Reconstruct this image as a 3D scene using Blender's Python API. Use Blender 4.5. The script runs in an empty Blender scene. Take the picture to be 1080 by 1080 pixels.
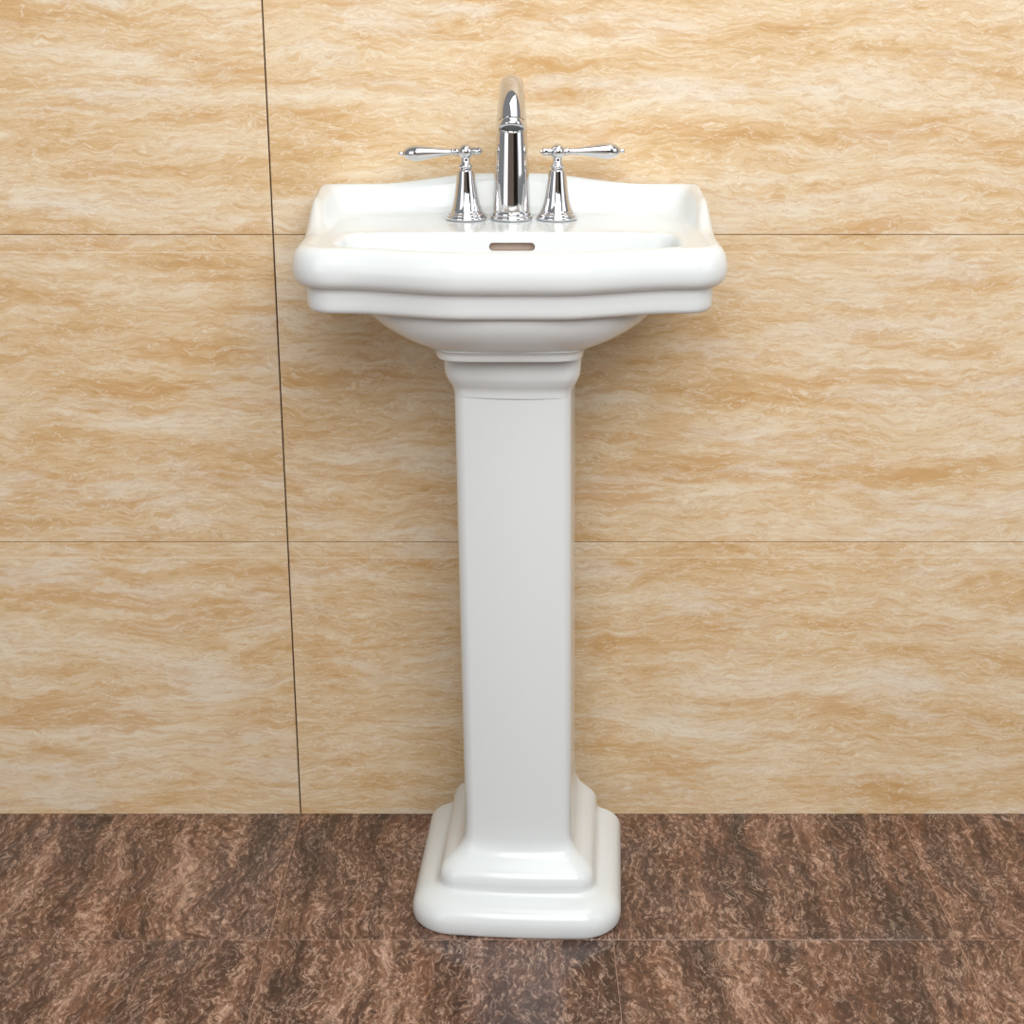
import bpy, bmesh, math, random
from mathutils import Vector, Matrix

random.seed(4)
C = bpy.context.scene.collection
PI = math.pi

# ------------------------------------------------------------------ helpers
def link(name, me, mats, parent=None):
    o = bpy.data.objects.new(name, me)
    C.objects.link(o)
    for m in (mats if isinstance(mats, (list, tuple)) else [mats]):
        me.materials.append(m)
    if parent:
        o.parent = parent
    return o

def from_bm(name, bm, mats, parent=None, smooth=True, angle=None):
    bmesh.ops.recalc_face_normals(bm, faces=bm.faces)
    me = bpy.data.meshes.new(name)
    bm.to_mesh(me); bm.free()
    for p in me.polygons:
        p.use_smooth = smooth
    if angle:
        me.set_sharp_from_angle(angle=math.radians(angle))
    return link(name, me, mats, parent)

def empty(name, loc=(0, 0, 0), parent=None):
    o = bpy.data.objects.new(name, None)
    C.objects.link(o)
    o.empty_display_size = .05
    o.location = loc
    if parent:
        o.parent = parent
    return o

def tag(o, label, cat, group=None):
    o['label'] = label; o['category'] = cat
    if group:
        o['group'] = group

def catmull(pts, n=6):
    """smooth a list of tuples (open curve through the points)"""
    out = []
    P = [pts[0]] + list(pts) + [pts[-1]]
    for i in range(1, len(P) - 2):
        a, b, c, d = P[i - 1], P[i], P[i + 1], P[i + 2]
        for k in range(n):
            t = k / n
            out.append(tuple(.5 * (2 * b[j] + (c[j] - a[j]) * t + (2 * a[j] - 5 * b[j] + 4 * c[j] - d[j]) * t * t
                                   + (3 * b[j] - a[j] - 3 * c[j] + d[j]) * t ** 3) for j in range(len(b))))
    out.append(tuple(pts[-1]))
    return out

def loft(bm, rings, cap0=False, cap1=False, mat=0):
    vs = [[bm.verts.new(p) for p in r] for r in rings]
    n = len(rings[0])
    for a, b in zip(vs, vs[1:]):
        for i in range(n):
            f = bm.faces.new((a[i], a[(i + 1) % n], b[(i + 1) % n], b[i])); f.material_index = mat
    if cap0:
        bm.faces.new(vs[0]).material_index = mat
    if cap1:
        bm.faces.new(vs[-1]).material_index = mat
    return vs

def lathe(bm, prof, seg=48, M=Matrix.Identity(4), cap0=True, cap1=True):
    rings = []
    for r, z in prof:
        rings.append([M @ Vector((r * math.cos(2 * PI * k / seg), r * math.sin(2 * PI * k / seg), z)) for k in range(seg)])
    return loft(bm, rings, cap0, cap1)

def rounded_rect(hw, yf, yb, rf, rb, bow=0.0, n_side=14, n_arc=12):
    """closed outline, counter-clockwise, starting at back centre; yf front (negative), yb back."""
    pts = []
    def arc(cx, cy, r, a0, a1):
        for k in range(n_arc + 1):
            a = a0 + (a1 - a0) * k / n_arc
            pts.append((cx + r * math.cos(a), cy + r * math.sin(a)))
    def seg(p, q, n):
        for k in range(1, n):
            t = k / n
            pts.append((p[0] + (q[0] - p[0]) * t, p[1] + (q[1] - p[1]) * t))
    arc(hw - rb, yb - rb, rb, PI / 2, 0)           # back right (clockwise from above), fixed below
    seg((hw, yb - rb), (hw, yf + rf), n_side)
    arc(hw - rf, yf + rf, rf, 0, -PI / 2)
    seg((hw - rf, yf), (-hw + rf, yf), n_side)
    arc(-hw + rf, yf + rf, rf, -PI / 2, -PI)
    seg((-hw, yf + rf), (-hw, yb - rb), n_side)
    arc(-hw + rb, yb - rb, rb, PI, PI / 2)
    seg((-hw + rb, yb), (hw - rb, yb), n_side)
    if bow:
        ym = .5 * (yf + yb)
        pts = [(x, y - (bow * math.cos(.5 * PI * x / hw) ** 1 * max(0, min(1, (ym - y) / (ym - yf))) if y < ym else 0)) for x, y in pts]
    return pts

# ------------------------------------------------------------------ materials
def new_mat(name):
    m = bpy.data.materials.new(name); m.use_nodes = True
    nt = m.node_tree
    return m, nt, nt.nodes['Principled BSDF']

def node(nt, t, **kw):
    n = nt.nodes.new(t)
    for k, v in kw.items():
        setattr(n, k, v)
    return n

def math_n(nt, op, a, b=None, clamp=False):
    n = nt.nodes.new('ShaderNodeMath'); n.operation = op; n.use_clamp = clamp
    for i, v in enumerate((a, b)):
        if v is None: continue
        if isinstance(v, (int, float)): n.inputs[i].default_value = v
        else: nt.links.new(v, n.inputs[i])
    return n.outputs[0]

def vmath(nt, op, a, b):
    n = nt.nodes.new('ShaderNodeVectorMath'); n.operation = op
    for i, v in enumerate((a, b)):
        if isinstance(v, (tuple, list)): n.inputs[i].default_value = v
        else: nt.links.new(v, n.inputs[i])
    return n.outputs[0]

def noise(nt, vec, scale=1, detail=4, rough=.55, dist=0):
    n = nt.nodes.new('ShaderNodeTexNoise')
    n.inputs['Scale'].default_value = scale; n.inputs['Detail'].default_value = detail
    n.inputs['Roughness'].default_value = rough; n.inputs['Distortion'].default_value = dist
    nt.links.new(vec, n.inputs['Vector'])
    return n

def ramp(nt, fac, stops):
    n = nt.nodes.new('ShaderNodeValToRGB')
    e = n.color_ramp.elements
    while len(e) < len(stops): e.new(.5)
    for s, (p, c) in zip(e, stops):
        s.position = p; s.color = (*c, 1) if len(c) == 3 else c
    nt.links.new(fac, n.inputs[0])
    return n.outputs[0]

def mixc(nt, fac, a, b, mode='MIX'):
    n = nt.nodes.new('ShaderNodeMix'); n.data_type = 'RGBA'; n.blend_type = mode
    for sock, v in ((n.inputs[0], fac), (n.inputs[6], a), (n.inputs[7], b)):
        if isinstance(v, (int, float)): sock.default_value = v
        elif isinstance(v, (tuple, list)): sock.default_value = (*v, 1)
        else: nt.links.new(v, sock)
    return n.outputs[2]

def lin(r, g, b):
    return tuple((c / 255 / 12.92) if c / 255 <= .04045 else ((c / 255 + .055) / 1.055) ** 2.4 for c in (r, g, b))

# glazed white vitreous china
CERAMIC, nt, b = new_mat('white_vitreous_china')
b.inputs['Base Color'].default_value = (*lin(222, 227, 227), 1)
b.inputs['Roughness'].default_value = .27
b.inputs['Coat Weight'].default_value = .3
b.inputs['Coat Roughness'].default_value = .07

CHROME, nt, b = new_mat('polished_chrome')
b.inputs['Base Color'].default_value = (.69, .69, .71, 1)
b.inputs['Metallic'].default_value = 1
b.inputs['Roughness'].default_value = .045

SLOT, nt, b = new_mat('overflow_channel_shade')
b.inputs['Base Color'].default_value = (*lin(198, 181, 169), 1)  # shade inside the channel is put into this taupe colour
b.inputs['Roughness'].default_value = .7

AERATOR, nt, b = new_mat('aerator_mesh')
tc = node(nt, 'ShaderNodeTexCoord')
ck = node(nt, 'ShaderNodeTexChecker'); ck.inputs['Scale'].default_value = 900
ck.inputs['Color1'].default_value = (.03, .03, .033, 1); ck.inputs['Color2'].default_value = (.16, .16, .17, 1)
nt.links.new(tc.outputs['Object'], ck.inputs['Vector']); nt.links.new(ck.outputs['Color'], b.inputs['Base Color'])
b.inputs['Roughness'].default_value = .5

# travertine-look wall tile
WALL, nt, b = new_mat('beige_travertine_tile')
tc = node(nt, 'ShaderNodeTexCoord'); at = node(nt, 'ShaderNodeAttribute', attribute_name='tile_shift')
P = vmath(nt, 'ADD', tc.outputs['Object'], at.outputs['Vector'])
warp = vmath(nt, 'SUBTRACT', noise(nt, vmath(nt, 'MULTIPLY', P, (5, 1, 9)), 1, 4, .55).outputs['Color'], (.5, .5, .5))
warp2 = vmath(nt, 'SUBTRACT', noise(nt, vmath(nt, 'MULTIPLY', P, (26, 1, 34)), 1, 3, .6).outputs['Color'], (.5, .5, .5))
Pw = vmath(nt, 'ADD', P, vmath(nt, 'MULTIPLY', warp, (.10, 0, .055)))
Pw2 = vmath(nt, 'ADD', Pw, vmath(nt, 'MULTIPLY', warp2, (.03, 0, .016)))
big = noise(nt, vmath(nt, 'MULTIPLY', Pw, (3.2, 1, 18)), 1, 6, .62).outputs['Fac']
mid = noise(nt, vmath(nt, 'MULTIPLY', Pw2, (7, 1, 48)), 1, 7, .68).outputs['Fac']
fine = noise(nt, vmath(nt, 'MULTIPLY', Pw2, (38, 1, 210)), 1, 6, .7).outputs['Fac']
f = math_n(nt, 'ADD', math_n(nt, 'MULTIPLY', big, .46), math_n(nt, 'ADD', math_n(nt, 'MULTIPLY', mid, .34), math_n(nt, 'MULTIPLY', fine, .20)))
col = ramp(nt, f, [(.38, lin(200, 161, 110)), (.445, lin(212, 180, 135)), (.50, lin(220, 194, 156)), (.555, lin(225, 205, 174)), (.63, lin(231, 218, 195))])
# ochre streaks
st = noise(nt, vmath(nt, 'MULTIPLY', vmath(nt, 'ADD', Pw2, (3.7, 0, 1.3)), (4.2, 1, 34)), 1, 7, .66).outputs['Fac']
col = mixc(nt, math_n(nt, 'MULTIPLY', ramp(nt, st, [(.53, (0, 0, 0)), (.63, (1, 1, 1))]), .62), col, lin(202, 158, 104))
# greyish cream clouds
cl = noise(nt, vmath(nt, 'MULTIPLY', vmath(nt, 'ADD', Pw, (9.1, 0, 5.3)), (5, 1, 24)), 1, 7, .68).outputs['Fac']
col = mixc(nt, math_n(nt, 'MULTIPLY', ramp(nt, cl, [(.53, (0, 0, 0)), (.66, (1, 1, 1))]), .7), col, lin(228, 217, 200))
# thin pale wavy lines and small brown flecks
rid = math_n(nt, 'ABSOLUTE', math_n(nt, 'SUBTRACT', noise(nt, vmath(nt, 'MULTIPLY', Pw2, (16, 1, 90)), 1, 4, .6).outputs['Fac'], .5))
col = mixc(nt, math_n(nt, 'MULTIPLY', ramp(nt, rid, [(.0, (1, 1, 1)), (.020, (0, 0, 0))]), .60), col, lin(236, 225, 205))
rid2 = math_n(nt, 'ABSOLUTE', math_n(nt, 'SUBTRACT', noise(nt, vmath(nt, 'MULTIPLY', vmath(nt, 'ADD', Pw2, (1.7, 0, 8.3)), (20, 1, 110)), 1, 4, .6).outputs['Fac'], .5))
col = mixc(nt, math_n(nt, 'MULTIPLY', ramp(nt, rid2, [(.0, (1, 1, 1)), (.016, (0, 0, 0))]), .34), col, lin(184, 142, 98))
col = mixc(nt, math_n(nt, 'MULTIPLY', ramp(nt, fine, [(.36, (1, 1, 1)), (.5, (0, 0, 0))]), .30), col, lin(196, 152, 100))
# faint printed line just under the upper edge of each tile
sep = node(nt, 'ShaderNodeSeparateXYZ'); at2 = node(nt, 'ShaderNodeAttribute', attribute_name='tile_uv')
nt.links.new(at2.outputs['Vector'], sep.inputs[0])
ln = math_n(nt, 'LESS_THAN', math_n(nt, 'ABSOLUTE', math_n(nt, 'SUBTRACT', sep.outputs['Z'], .0205)), .0008)
col = mixc(nt, math_n(nt, 'MULTIPLY', ln, .35), col, lin(246, 234, 210))
nt.links.new(col, b.inputs['Base Color'])
b.inputs['Roughness'].default_value = .42
b.inputs['Specular IOR Level'].default_value = .3

GROUT, nt, b = new_mat('dark_joint')
b.inputs['Base Color'].default_value = (*lin(70, 50, 36), 1); b.inputs['Roughness'].default_value = .9
PALE_GROUT, nt, b = new_mat('tan_joint')
b.inputs['Base Color'].default_value = (*lin(176, 142, 120), 1); b.inputs['Roughness'].default_value = .9

# polished dark brown marble floor tile
FLOOR, nt, b = new_mat('dark_brown_marble_tile')
tc = node(nt, 'ShaderNodeTexCoord'); at = node(nt, 'ShaderNodeAttribute', attribute_name='tile_shift')
P = vmath(nt, 'ADD', tc.outputs['Object'], at.outputs['Vector'])
sx = node(nt, 'ShaderNodeSeparateXYZ'); nt.links.new(P, sx.inputs[0])
warp = vmath(nt, 'SUBTRACT', noise(nt, P, 7, 5, .6).outputs['Color'], (.5, .5, .5))
warp2 = vmath(nt, 'SUBTRACT', noise(nt, P, 38, 3, .6).outputs['Color'], (.5, .5, .5))
Pw = vmath(nt, 'ADD', P, vmath(nt, 'MULTIPLY', warp, (.075, .10, 0)))
Pw2 = vmath(nt, 'ADD', Pw, vmath(nt, 'MULTIPLY', warp2, (.008, .022, 0)))
big = noise(nt, vmath(nt, 'MULTIPLY', Pw, (19, 2.1, 1)), 1, 6, .64).outputs['Fac']
mid = noise(nt, vmath(nt, 'MULTIPLY', Pw2, (60, 11, 1)), 1, 8, .75).outputs['Fac']
fine = noise(nt, vmath(nt, 'MULTIPLY', Pw2, (230, 90, 1)), 1, 5, .8).outputs['Fac']
f = math_n(nt, 'ADD', math_n(nt, 'MULTIPLY', big, .56), math_n(nt, 'ADD', math_n(nt, 'MULTIPLY', mid, .32), math_n(nt, 'MULTIPLY', fine, .12)))
col = ramp(nt, f, [(.39, lin(54, 38, 32)), (.455, lin(78, 55, 45)), (.51, lin(104, 74, 59)), (.565, lin(134, 98, 78)), (.64, lin(184, 150, 128))])
# grey patches
gp = noise(nt, vmath(nt, 'MULTIPLY', vmath(nt, 'ADD', Pw, (4.2, 7.7, 0)), (9, 3.0, 1)), 1, 4, .6).outputs['Fac']
col = mixc(nt, math_n(nt, 'MULTIPLY', ramp(nt, gp, [(.56, (0, 0, 0)), (.70, (1, 1, 1))]), .55), col, lin(92, 80, 78))
rp = noise(nt, vmath(nt, 'MULTIPLY', vmath(nt, 'ADD', Pw2, (2.2, 1.7, 0)), (16, 4.0, 1)), 1, 5, .6).outputs['Fac']
col = mixc(nt, math_n(nt, 'MULTIPLY', ramp(nt, rp, [(.56, (0, 0, 0)), (.70, (1, 1, 1))]), .45), col, lin(146, 98, 70))
# grainy relief-like speckle
sp = noise(nt, vmath(nt, 'MULTIPLY', vmath(nt, 'ADD', Pw2, (8, 2, 0)), (210, 85, 1)), 1, 2, .6).outputs['Fac']
spa = ramp(nt, f, [(.44, (.25, .25, .25)), (.56, (1, 1, 1))])
col = mixc(nt, math_n(nt, 'MULTIPLY', math_n(nt, 'MULTIPLY', ramp(nt, sp, [(.55, (0, 0, 0)), (.66, (1, 1, 1))]), spa), .65), col, lin(206, 172, 150))
col = mixc(nt, math_n(nt, 'MULTIPLY', ramp(nt, sp, [(.33, (1, 1, 1)), (.45, (0, 0, 0))]), .60), col, lin(48, 33, 28))
# short pale veins / crackle
rid = math_n(nt, 'ABSOLUTE', math_n(nt, 'SUBTRACT', noise(nt, vmath(nt, 'MULTIPLY', Pw2, (110, 42, 1)), 1, 3, .6).outputs['Fac'], .5))
vein = math_n(nt, 'MULTIPLY', ramp(nt, rid, [(.0, (1, 1, 1)), (.032, (0, 0, 0))]), ramp(nt, mid, [(.42, (0, 0, 0)), (.56, (1, 1, 1))]))
col = mixc(nt, math_n(nt, 'MULTIPLY', vein, .6), col, lin(214, 186, 166))
rid2 = math_n(nt, 'ABSOLUTE', math_n(nt, 'SUBTRACT', noise(nt, vmath(nt, 'MULTIPLY', vmath(nt, 'ADD', Pw2, (5, 3, 0)), (125, 46, 1)), 1, 3, .6).outputs['Fac'], .5))
col = mixc(nt, math_n(nt, 'MULTIPLY', ramp(nt, rid2, [(.0, (1, 1, 1)), (.028, (0, 0, 0))]), .6), col, lin(48, 33, 28))
nt.links.new(col, b.inputs['Base Color'])
b.inputs['Roughness'].default_value = .13
b.inputs['Specular IOR Level'].default_value = .5

# ------------------------------------------------------------------ wall and floor of tiles
def tiles_obj(name, cells, depth_axis, mats, back):
    """cells: list of (u0,u1,v0,v1,tw) in metres; each tile a slab with eased edges.
    depth_axis 'Y' = wall (u=x, v=z, face towards -Y), 'Z' = floor (u=x, v=y, face towards +Z)"""
    bm = bmesh.new()
    sh = bm.verts.layers.float_vector.new('tile_shift')
    uv = bm.verts.layers.float_vector.new('tile_uv')
    th, ch = .009, .0006
    def P(u, v, d):
        return (u, d, v) if depth_axis == 'Y' else (u, v, -d)
    for (u0, u1, v0, v1) in cells:
        s = Vector((random.uniform(-20, 20), random.uniform(-20, 20), random.uniform(-20, 20)))
        if depth_axis == 'Y': pass
        rings = []
        for ins, d in ((0, th), (0, ch), (ch, 0)):
            rings.append([bm.verts.new(P(u, v, d)) for u, v in ((u0 + ins, v0 + ins), (u1 - ins, v0 + ins), (u1 - ins, v1 - ins), (u0 + ins, v1 - ins))])
        for r in rings:
            for k, vert in enumerate(r):
                vert[sh] = s
                vert[uv] = Vector((0, 0, (v1 - v0) if k < 2 else 0))
        for a, b_ in zip(rings, rings[1:]):
            for k in range(4):
                bm.faces.new((a[k], a[(k + 1) % 4], b_[(k + 1) % 4], b_[k]))
        bm.faces.new(rings[-1])
    # bed behind the tiles (joint colour shows between them)
    (u0, u1, v0, v1, d0, d1) = back
    q = [[bm.verts.new(P(u, v, d)) for u, v in ((u0, v0), (u1, v0), (u1, v1), (u0, v1))] for d in (d0, d1)]
    fs = [bm.faces.new(q[0]), bm.faces.new(q[1])] + [bm.faces.new((q[0][k], q[0][(k + 1) % 4], q[1][(k + 1) % 4], q[1][k])) for k in range(4)]
    for f_ in fs: f_.material_index = 1
    o = from_bm(name, bm, mats, smooth=False)
    o['kind'] = 'structure'
    return o

TH = .400; GX = -.293; TW = 1.2
cells = []
gv, gh = .0009, .0004
for r in range(6):
    for c in range(-2, 3):
        u0, u1 = GX + c * TW + gv, GX + (c + 1) * TW - gv
        cells.append((u0, u1, r * TH + (gh if r else .0), (r + 1) * TH - gh))
tiles_obj('wall_back', cells, 'Y', [WALL, GROUT], (GX - 2 * TW, GX + 3 * TW, 0, 6 * TH, .0022, .05))

cells = []
ROW = -.3035; FW = .415; FL = .60
g = .0004
rows = [(ROW, .0060)] + [(ROW - FL * (k + 1), ROW - FL * k) for k in range(5)]
for y0, y1 in rows:
    for c in range(-5, 7):
        cells.append((GX + c * FW + g, GX + (c + 1) * FW - g, y0 + g, y1 - g))
tiles_obj('floor', cells, 'Z', [FLOOR, PALE_GROUT], (GX - 5 * FW, GX + 7 * FW, ROW - 5 * FL, .0, .0006, .04))

# ------------------------------------------------------------------ washbasin
SINK_X = -.0025
W = .231
def sink_outline(n=360):
    """serpentine front, straight sides and back; dense polyline resampled by arc length, from back centre clockwise seen from above"""
    half = [(0, -.004)]
    rb, rf = .020, .046
    ys = -.318                                     # front edge at the corners
    for k in range(11):
        a = PI / 2 - PI / 2 * k / 10
        half.append((W - rb + rb * math.cos(a), -.004 - rb + rb * math.sin(a)))
    for k in range(17):
        a = -PI / 2 * k / 16
        half.append((W - rf + rf * math.cos(a), ys + rf + rf * math.sin(a)))
    x1 = W - rf
    for k in range(1, 41):                          # front: flat run, then an S bow out to the centre
        x = x1 * (1 - k / 40)
        t = max(0, min(1, (x1 - .010 - x) / (x1 - .060)))
        t = t * t * (3 - 2 * t)
        half.append((x, ys - .029 * t - .004 * (1 - (x / x1) ** 2)))
    pts = half + [(-x, y) for x, y in reversed(half[1:-1])]
    pts.append(pts[0])
    L = [0]
    for p, q in zip(pts, pts[1:]):
        L.append(L[-1] + math.hypot(q[0] - p[0], q[1] - p[1]))
    out = []; j = 0
    for k in range(n):
        s = L[-1] * k / n
        while L[j + 1] < s: j += 1
        t = (s - L[j]) / (L[j + 1] - L[j])
        out.append((pts[j][0] + (pts[j + 1][0] - pts[j][0]) * t, pts[j][1] + (pts[j + 1][1] - pts[j][1]) * t))
    return out

OUT = sink_outline()
N = len(OUT)
def normals(poly, w=2):
    n = len(poly); r = []
    for i in range(n):
        a, c = poly[(i - w) % n], poly[(i + w) % n]
        dx, dy = c[0] - a[0], c[1] - a[1]; l = math.hypot(dx, dy)
        r.append((-dy / l, dx / l))                 # left of travel
    return r
NRM = normals(OUT)
CY = -.19
if NRM[N // 2][1] < 0:                             # make sure they point inwards (front point -> +y)
    NRM = [(-a, -b_) for a, b_ in NRM]
def inset(s):
    return [(p[0] + q[0] * s, p[1] + q[1] * s) for p, q in zip(OUT, NRM)]
def superell(hx, yf, yb, e):
    cy = .5 * (yf + yb); hy = .5 * (yb - yf); r = []
    for (x, y) in OUT:
        a = math.atan2((y - CY) / .187, x / W)
        c_, s_ = math.cos(a), math.sin(a)
        k = (abs(c_) ** e + abs(s_) ** e) ** (-1 / e)
        r.append((hx * k * c_, cy + hy * k * s_))
    return r
def smooth01(t):
    t = max(0, min(1, t)); return t * t * (3 - 2 * t)
def rise(x, y):
    """height of the backsplash and side wings above the rim"""
    side = .0265 * smooth01((y + .205) / .105) + .0045 * smooth01((y + .10) / .085)
    if abs(x) < W - .02 and y > -.1:
        t = smooth01((.165 - abs(x)) / .140)
        side += .0125 * t
    return side
RIM = .834
def ring(pl, z, w=0.0):
    return [Vector((x, y, z + w * rise(*OUT[i]))) for i, (x, y) in enumerate(pl)]

BAND_B = .7610
bm = bmesh.new()
# outer skin from the collar bottom upwards
def lerp(a, b_, t):
    return [(p[0] + (q[0] - p[0]) * t, p[1] + (q[1] - p[1]) * t) for p, q in zip(a, b_)]
col_o = superell(.0815, -.280, -.105, 6)
parts = []
def add(rings, mat):
    parts.append((rings, mat))
collar_prof = [(-.0005, .7055), (.000, .7062), (.0006, .7105), (.0018, .7138), (.0045, .7158), (.0062, .7168), (.0056, .7175)]
def grow(poly, s):
    nn = normals(poly)
    if nn[N // 2][1] < 0: nn = [(-a, -b_) for a, b_ in nn]
    return [(p[0] - q[0] * s, p[1] - q[1] * s) for p, q in zip(poly, nn)]
R_collar = [ring(grow(col_o, s), z) for s, z in collar_prof]
bowl_o = superell(.164, -.325, -.045, 2.4)
last = grow(col_o, .0056)
R_bowl = [R_collar[-1]]
for k in range(1, 13):
    t = k / 12
    a = t * PI / 2
    R_bowl.append(ring(lerp(last, bowl_o, .10 * t + .90 * math.sin(a) ** 1.15), .7175 + (BAND_B + .001 - .7175) * (.35 * t + .65 * (1 - math.cos(a)))))
R_apron = [R_bowl[-1]]
for s, z in [(.036, BAND_B + .0010), (.026, BAND_B + .0002), (.0195, BAND_B + .0010), (.0165, BAND_B + .0030), (.0152, BAND_B + .0065), (.0148, .7730), (.0146, .7815), (.0140, .7860), (.0128, .7884)]:
    R_apron.append(ring(inset(s), z))
R_basin = [R_apron[-1]]
outer = catmull([(.0128, .7884, 0), (.0085, .7900, 0), (.0042, .7930, 0), (.0012, .7985, .0), (.0000, .8060, .05), (.0004, .8130, .22),
                 (.0022, .8205, .50), (.0055, .8265, .78), (.0105, .8306, .95), (.0165, .8320, 1)], 3)[1:]
def inset_wing(s):
    # the outer face stands steeper where the side wing rises
    return [(p[0] + q[0] * s * (1 - .62 * min(1, rise(*p) / .03)), p[1] + q[1] * s * (1 - .62 * min(1, rise(*p) / .03))) for p, q in zip(OUT, NRM)]
for s, z, w in outer:
    R_basin.append(ring(inset_wing(s), z, w))
# inner side: from the crest down to the deck, then over the basin opening
def bowed(poly, y0):
    # let the front of an inner outline follow the bow of the rim
    r = []
    for x, y in poly:
        t = smooth01((W - .056 - abs(x)) / (W - .106))
        r.append((x, y - (.029 * t + .003) * smooth01((y0 - y) / .07)))
    return r
open_o = bowed(superell(.187, -.287, -.170, 4.6), -.21)
_back = superell(W - .030, -.330, -.032, 9); _ins = inset(.030)
deck_in = []
for p, q, o_ in zip(_ins, _back, OUT):
    t = smooth01((o_[1] + .17) / .08)
    deck_in.append((p[0] + (q[0] - p[0]) * t, p[1] + (q[1] - p[1]) * t))
crest = inset_wing(.0165)
# wing / backsplash inner face: rounded crest, steep face, cove into the deck
for t, z, w in [(.12, .8320, 1.0), (.28, .8316, .95), (.40, .8310, .84), (.50, .8305, .66), (.60, .8302, .44), (.72, .8299, .24), (.85, .8298, .09), (1.0, .8297, 0)]:
    R_basin.append(ring(lerp(crest, deck_in, t), z, w))
for t in (.15, .35, .55, .72, .84, .92):
    R_basin.append(ring(lerp(deck_in, open_o, t), .8297 - .0006 * t))
bowl_cx = [(0., 1.00, .8285), (0., .990, .8270), (0., .980, .8240), (0., .972, .819), (0., .967, .813), (0., .958, .806), (0., .935, .793), (0., .89, .779), (0., .80, .764), (0., .66, .752), (0., .48, .745), (0., .28, .741), (0., .10, .7398)]
oc = (0, -.245)
for _, k, z in bowl_cx:
    R_basin.append(ring([(oc[0] + (x - oc[0]) * k, oc[1] + (y - oc[1]) * k) for x, y in open_o], z))

vs_prev = None
allr = [(R_collar, 3), (R_bowl[1:], 2), (R_apron[1:], 1), (R_basin[1:], 0)]
first = None
for rings_, mi in allr:
    for r in rings_:
        vs = [bm.verts.new(p) for p in r]
        if vs_prev is None: first = vs
        else:
            for i in range(N):
                f_ = bm.faces.new((vs_prev[i], vs_prev[(i + 1) % N], vs[(i + 1) % N], vs[i])); f_.material_index = mi
        vs_prev = vs
bm.faces.new(first).material_index = 3
bm.faces.new(vs_prev).material_index = 0
bmesh.ops.recalc_face_normals(bm, faces=bm.faces)
me = bpy.data.meshes.new('basin_solid'); bm.to_mesh(me); bm.free()
solid = link('basin_solid', me, [CERAMIC, CERAMIC, CERAMIC, CERAMIC, SLOT])

# overflow slot: a stadium-shaped channel cut into the rear wall of the bowl
bm = bmesh.new()
hw_, hh_ = .0258, .0046
stad = []
for k in range(13): 
    a = PI / 2 - PI * k / 12
    stad.append((hw_ - hh_ + hh_ * math.cos(a), hh_ * math.sin(a)))
for k in range(13):
    a = -PI / 2 - PI * k / 12
    stad.append((-hw_ + hh_ + hh_ * math.cos(a), hh_ * math.sin(a)))
zc = .8125
loft(bm, [[Vector((x + .0025, y_, zc + z)) for x, z in stad] for y_ in (-.215, -.160)], True, True, 0)
bmesh.ops.recalc_face_normals(bm, faces=bm.faces)
me2 = bpy.data.meshes.new('cutter'); bm.to_mesh(me2); bm.free()
for p_ in me2.polygons: p_.material_index = 4
cut = link('cutter', me2, [CERAMIC, CERAMIC, CERAMIC, CERAMIC, SLOT])
md = solid.modifiers.new('slot', 'BOOLEAN'); md.operation = 'DIFFERENCE'; md.object = cut; md.solver = 'EXACT'
md.material_mode = 'INDEX'
dg = bpy.context.evaluated_depsgraph_get()
ev = solid.evaluated_get(dg)
res = bpy.data.meshes.new_from_object(ev, depsgraph=dg)
rm = [m for m in res.materials]
bpy.data.objects.remove(solid); bpy.data.objects.remove(cut)

sink = empty('pedestal_washbasin', (SINK_X, -.19, .7055))
tag(sink, 'white glazed ceramic washbasin with scalloped backsplash, resting on the tall pedestal', 'washbasin')
INV = Matrix.Translation((0, .19, -.7055))
slot_index = [4]
def split(name, keep, mats):
    bm = bmesh.new(); bm.from_mesh(res)
    dead = [f_ for f_ in bm.faces if f_.material_index not in keep]
    bmesh.ops.delete(bm, geom=dead, context='FACES')
    for f_ in bm.faces: f_.material_index = 0
    for f_ in bm.faces: f_.smooth = True
    bm.transform(INV)
    me = bpy.data.meshes.new(name); bm.to_mesh(me); bm.free()
    me.set_sharp_from_angle(angle=math.radians(50))
    o = link(name, me, mats, sink)
    return o
for i in range(len(res.materials)): pass
split('basin', [0], CERAMIC)
split('apron', [1], CERAMIC)
split('bowl_underside', [2], CERAMIC)
split('collar', [3], CERAMIC)
ov = split('overflow_slot', slot_index, SLOT)
ov['label'] = 'narrow overflow slot with its inner shade coloured taupe'
print('SLOT faces', len(ov.data.polygons), slot_index)

# ------------------------------------------------------------------ pedestal
PED_X = .0105
ped = empty('pedestal', (PED_X, -.172, 0))
ped.rotation_euler = (0, 0, math.radians(-3.6))
tag(ped, 'tall white ceramic pedestal with stepped base standing on the dark floor under the washbasin', 'pedestal')
HW0, YF0, YB0 = .1285, -.1265, .126
def ped_ring(ins, z, rf, shift=0.0, bow=.006, rb=.004, hw=None):
    hwx = (HW0 - ins) if hw is None else hw
    yf = YF0 + ins * 1.0
    return [Vector((x + shift, y, z)) for x, y in rounded_rect(hwx, yf, YB0, max(rf, .006), rb, bow)]
base_prof = catmull([
    (.0035, .0000, .046), (.0012, .0025, .048), (.0002, .0070, .049), (.0000, .0130, .049), (.0012, .0200, .048),
    (.0050, .0275, .045), (.0110, .0335, .040), (.0190, .0378, .034), (.0270, .0405, .028),
    (.0312, .0440, .025), (.0325, .0490, .024), (.0330, .0545, .0235), (.0350, .0610, .0225),
    (.0390, .0668, .021), (.0450, .0720, .0195), (.0520, .0775, .018), (.0580, .0850, .016), (.0618, .0950, .014), (.0632, .1080, .0130), (.0636, .1250, .0125)], 4)
bm = bmesh.new()
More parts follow.
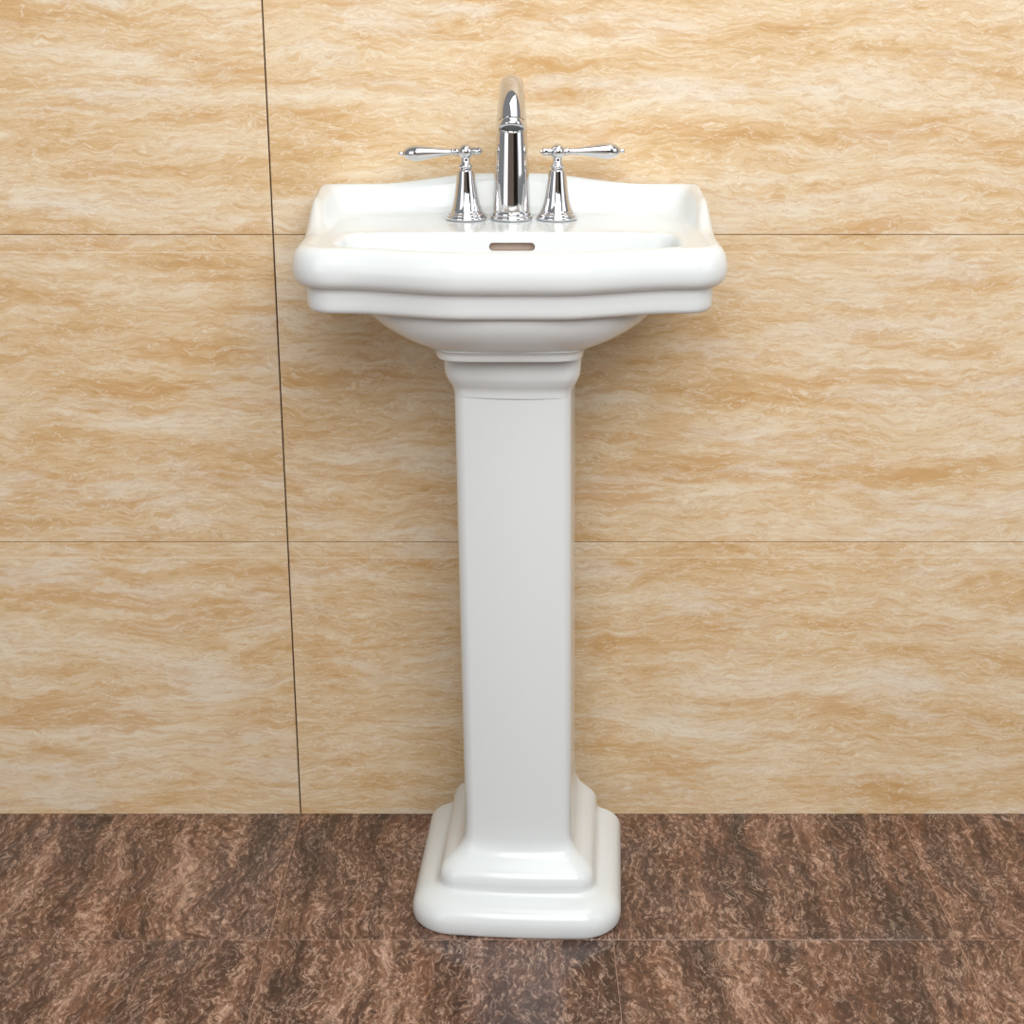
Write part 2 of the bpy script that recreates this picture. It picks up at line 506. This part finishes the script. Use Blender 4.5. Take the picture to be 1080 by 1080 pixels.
loft(bm, [ped_ring(i, z, r) for i, z, r in base_prof], True, False)
from_bm('stepped_base', bm, CERAMIC, ped)
bm = bmesh.new()
colp = []
for k in range(13):
    t = k / 12; z = .125 + (.655 - .125) * t
    colp.append(ped_ring(.0636 - .0006 * t, z, .0125, shift=-.0065 * t))
loft(bm, colp)
from_bm('column', bm, CERAMIC, ped)
cap_prof = catmull([(.0630, .6550, .0125), (.0627, .6580, .0125), (.0620, .6620, .0125), (.0604, .6660, .0130), (.0572, .6715, .0145), (.0542, .6780, .016),
                    (.0528, .6850, .017), (.0524, .6940, .0175), (.0524, .7010, .0175), (.0530, .7036, .0172), (.0550, .7048, .016)], 4)
bm = bmesh.new()
loft(bm, [ped_ring(i, z, r, shift=-.0065, bow=.008) for i, z, r in cap_prof], False, True)
from_bm('capital', bm, CERAMIC, ped)

# ------------------------------------------------------------------ faucet
FX, FY, FZ = 0.0, -.0760, .8302
fau = empty('faucet', (FX - .0005, FY, FZ))
tag(fau, 'polished chrome two-handle faucet with arched spout mounted on the back deck of the washbasin', 'faucet')

def tube(bm, path, radii, seg=48, cap0=False, cap1=False):
    rings = []
    for i, (p, r) in enumerate(zip(path, radii)):
        a = Vector(path[max(i - 1, 0)]); c = Vector(path[min(i + 1, len(path) - 1)])
        t = (c - a).normalized()
        x = Vector((1, 0, 0)); y = t.cross(x).normalized()
        rings.append([Vector(p) + x * r * math.cos(2 * PI * k / seg) + y * r * math.sin(2 * PI * k / seg) for k in range(seg)])
    return loft(bm, rings, cap0, cap1)

AR, AZ, AEND = .049, .1035, math.radians(154)
def spath(s):
    """centre line of the spout; s in metres from the deck"""
    if s <= AZ: return (0, 0, s)
    a = (s - AZ) / AR
    if a <= AEND: return (0, -(AR - AR * math.cos(a)), AZ + AR * math.sin(a))
    e = s - AZ - AR * AEND
    return (0, -(AR - AR * math.cos(AEND)) - e * math.sin(AEND), AZ + AR * math.sin(AEND) + e * math.cos(AEND))
S_END = AZ + AR * AEND + .006
knots = [(.0105, .0220), (.016, .0218), (.030, .0213), (.055, .0204), (.080, .0192), (.1035, .0178), (.130, .0160), (.160, .0146), (.190, .0140), (.215, .0140), (S_END - .006, .0143), (S_END, .0144)]
kn = catmull(knots, 6)
bm = bmesh.new()
tube(bm, [spath(s) for s, r in kn], [r for s, r in kn], cap0=True, cap1=True)
spout = from_bm('spout', bm, CHROME, fau, angle=50)
bm = bmesh.new()
lathe(bm, catmull([(.0243, 0), (.0247, .0012), (.0247, .0030), (.0240, .0042)], 3) + catmull([(.0228, .0046), (.0231, .0060), (.0228, .0080), (.0216, .0098), (.0205, .0112)], 3), 64)
from_bm('spout_flange', bm, CHROME, spout, angle=50)
# outlet: ring with a groove above it, and the recessed aerator
pe = Vector(spath(S_END)); dirv = (Vector(spath(S_END + .001)) - Vector(spath(S_END - .001))).normalized()
MT = Matrix.Translation(pe) @ dirv.to_track_quat('Z', 'X').to_matrix().to_4x4()
bm = bmesh.new()
lathe(bm, [(.0128, -.0005), (.0128, .0010), (.0145, .0013), (.0148, .0020), (.0148, .0070), (.0145, .0082), (.0138, .0089), (.0112, .0091), (.0109, .0084), (.0108, .0062)], 48, MT, False, False)
outlet = from_bm('outlet_ring', bm, CHROME, spout, angle=40)
bm = bmesh.new()
lathe(bm, [(.0109, .0058), (.0106, .0068), (.0090, .0071), (.0002, .0072)], 48, MT, True, True)
aer = from_bm('aerator', bm, AERATOR, spout)
aer['label'] = 'dark aerator mesh'

def make_handle(sgn, drop, turn):
    """bell-shaped valve body with a ball on top, a teardrop lever and a short opposite stub"""
    h = empty('handle', (sgn * .0533, 0, 0), fau)
    bm = bmesh.new()
    prof = (catmull([(.0238, 0), (.0243, .0010), (.0243, .0026), (.0236, .0038)], 3)
            + catmull([(.0222, .0040), (.0226, .0052), (.0222, .0066), (.0208, .0074)], 3)
            + catmull([(.0196, .0076), (.0198, .0088), (.0188, .0102), (.0174, .0140), (.0154, .0205), (.0138, .0280), (.0124, .0360), (.0111, .0450), (.0101, .0530), (.0097, .0560)], 4)
            + [(.0088, .0567), (.0072, .0572), (.0072, .0586), (.0081, .0594), (.0084, .0608), (.0080, .0622), (.0070, .0634), (.0058, .0650), (.0053, .0668), (.0053, .0690), (.0050, .0705)])
    lathe(bm, prof, 64)
    from_bm('bell_base', bm, CHROME, h, angle=45)
    bm = bmesh.new()
    bmesh.ops.create_uvsphere(bm, u_segments=32, v_segments=20, radius=.0088, matrix=Matrix.Translation((0, 0, .0775)))
    from_bm('ball', bm, CHROME, h)
    M = Matrix.Translation((0, 0, .0775)) @ Matrix.Rotation(sgn * turn, 4, 'Z') @ Matrix.Rotation(sgn * (PI / 2 + drop), 4, 'Y')
    bm = bmesh.new()
    prof = ([(.0034, .0050), (.0034, .0085), (.0046, .0090), (.0049, .0103), (.0046, .0116), (.0034, .0122), (.0032, .0132), (.0042, .0138), (.0045, .0148), (.0042, .0157)]
            + catmull([(.0036, .0165), (.0040, .0205), (.0050, .0290), (.0064, .0380), (.0078, .0460), (.0089, .0530), (.0093, .0580), (.0089, .0625), (.0074, .0675), (.0050, .0712), (.0029, .0732)], 4)
            + [(.0021, .0738), (.0023, .0752), (.0027, .0764), (.0025, .0778), (.0014, .0788)])
    lathe(bm, prof, 40, M)
    from_bm('lever', bm, CHROME, h, angle=45)
    M2 = M @ Matrix.Rotation(PI, 4, 'Y')
    bm = bmesh.new()
    lathe(bm, [(.0040, .0060), (.0040, .0085), (.0050, .0091), (.0051, .0102), (.0042, .0112), (.0044, .0134), (.0051, .0154), (.0050, .0170), (.0035, .0180), (.0021, .0186), (.0022, .0198), (.0011, .0205)], 32, M2)
    from_bm('lever_stub', bm, CHROME, h, angle=45)
    return h
make_handle(-1, math.radians(2.5), math.radians(6))
make_handle(1, math.radians(0), math.radians(6))

# ------------------------------------------------------------------ light
def area(name, loc, target, sx, sy, power, col=(1, 1, 1)):
    l = bpy.data.lights.new(name, 'AREA'); l.shape = 'RECTANGLE'; l.size = sx; l.size_y = sy; l.energy = power; l.color = col
    o = bpy.data.objects.new(name, l); C.objects.link(o)
    o.location = loc
    o.rotation_euler = (Vector(target) - Vector(loc)).to_track_quat('-Z', 'Y').to_euler()
    return o
area('ceiling_softbox', (.50, -1.0, 2.5), (.0, -.2, .5), 1.6, 1.2, 21)
area('front_softbox', (.32, -2.35, 2.0), (0, -.1, .5), 1.9, 1.2, 58)
area('softbox_right', (2.3, -1.5, 1.55), (0, -.2, .6), 1.1, 1.7, 12)
area('softbox_left', (-1.7, -2.3, 1.35), (0, -.2, .6), 1.3, 1.7, 13, (.97, .98, 1))
w = bpy.data.worlds.new('studio'); bpy.context.scene.world = w
w.use_nodes = True
bg = w.node_tree.nodes['Background']
bg.inputs['Color'].default_value = (.97, .985, 1, 1); bg.inputs['Strength'].default_value = .34

# wall and dark slab added behind the camera for chrome contrast (seen only mirrored in the chrome and the glaze)
def slab(name, x0, x1, y0, y1, z0, z1, m):
    bm = bmesh.new()
    bmesh.ops.create_cube(bm, size=1, matrix=Matrix.Translation(((x0 + x1) / 2, (y0 + y1) / 2, (z0 + z1) / 2)) @ Matrix.Diagonal((x1 - x0, y1 - y0, z1 - z0, 1)))
    o = from_bm(name, bm, m, smooth=False); o['kind'] = 'structure'
    return o
PLASTER, nt, b = new_mat('warm_grey_plaster'); b.inputs['Base Color'].default_value = (.40, .36, .33, 1); b.inputs['Roughness'].default_value = .9
DARKSLAB, nt, b = new_mat('dark_reflection_slab'); b.inputs['Base Color'].default_value = (.020, .016, .014, 1); b.inputs['Roughness'].default_value = .5
slab('wall_front', -2.0, .72, -3.32, -3.22, 0, 2.4, PLASTER)
slab('dark_slab_1', .72, 2.6, -3.30, -3.24, 0, 2.4, DARKSLAB)  # added slab, unseen directly, mirrored as the dark stripe in the chrome

# ------------------------------------------------------------------ camera
cam = bpy.data.cameras.new('camera'); cam.sensor_width = 36; cam.lens = 36 * 1671 / 1080
co = bpy.data.objects.new('camera', cam); C.objects.link(co)
co.location = (0, -1.95, 1.094); co.rotation_euler = (math.radians(90 - 18.5), 0, 0)
cam.clip_start = .05
sc = bpy.context.scene
sc.camera = co
sc.view_settings.view_transform = 'Standard'; sc.view_settings.look = 'None'
sc.view_settings.exposure = -0.27; sc.view_settings.gamma = 1; sc.view_settings.use_curve_mapping = False
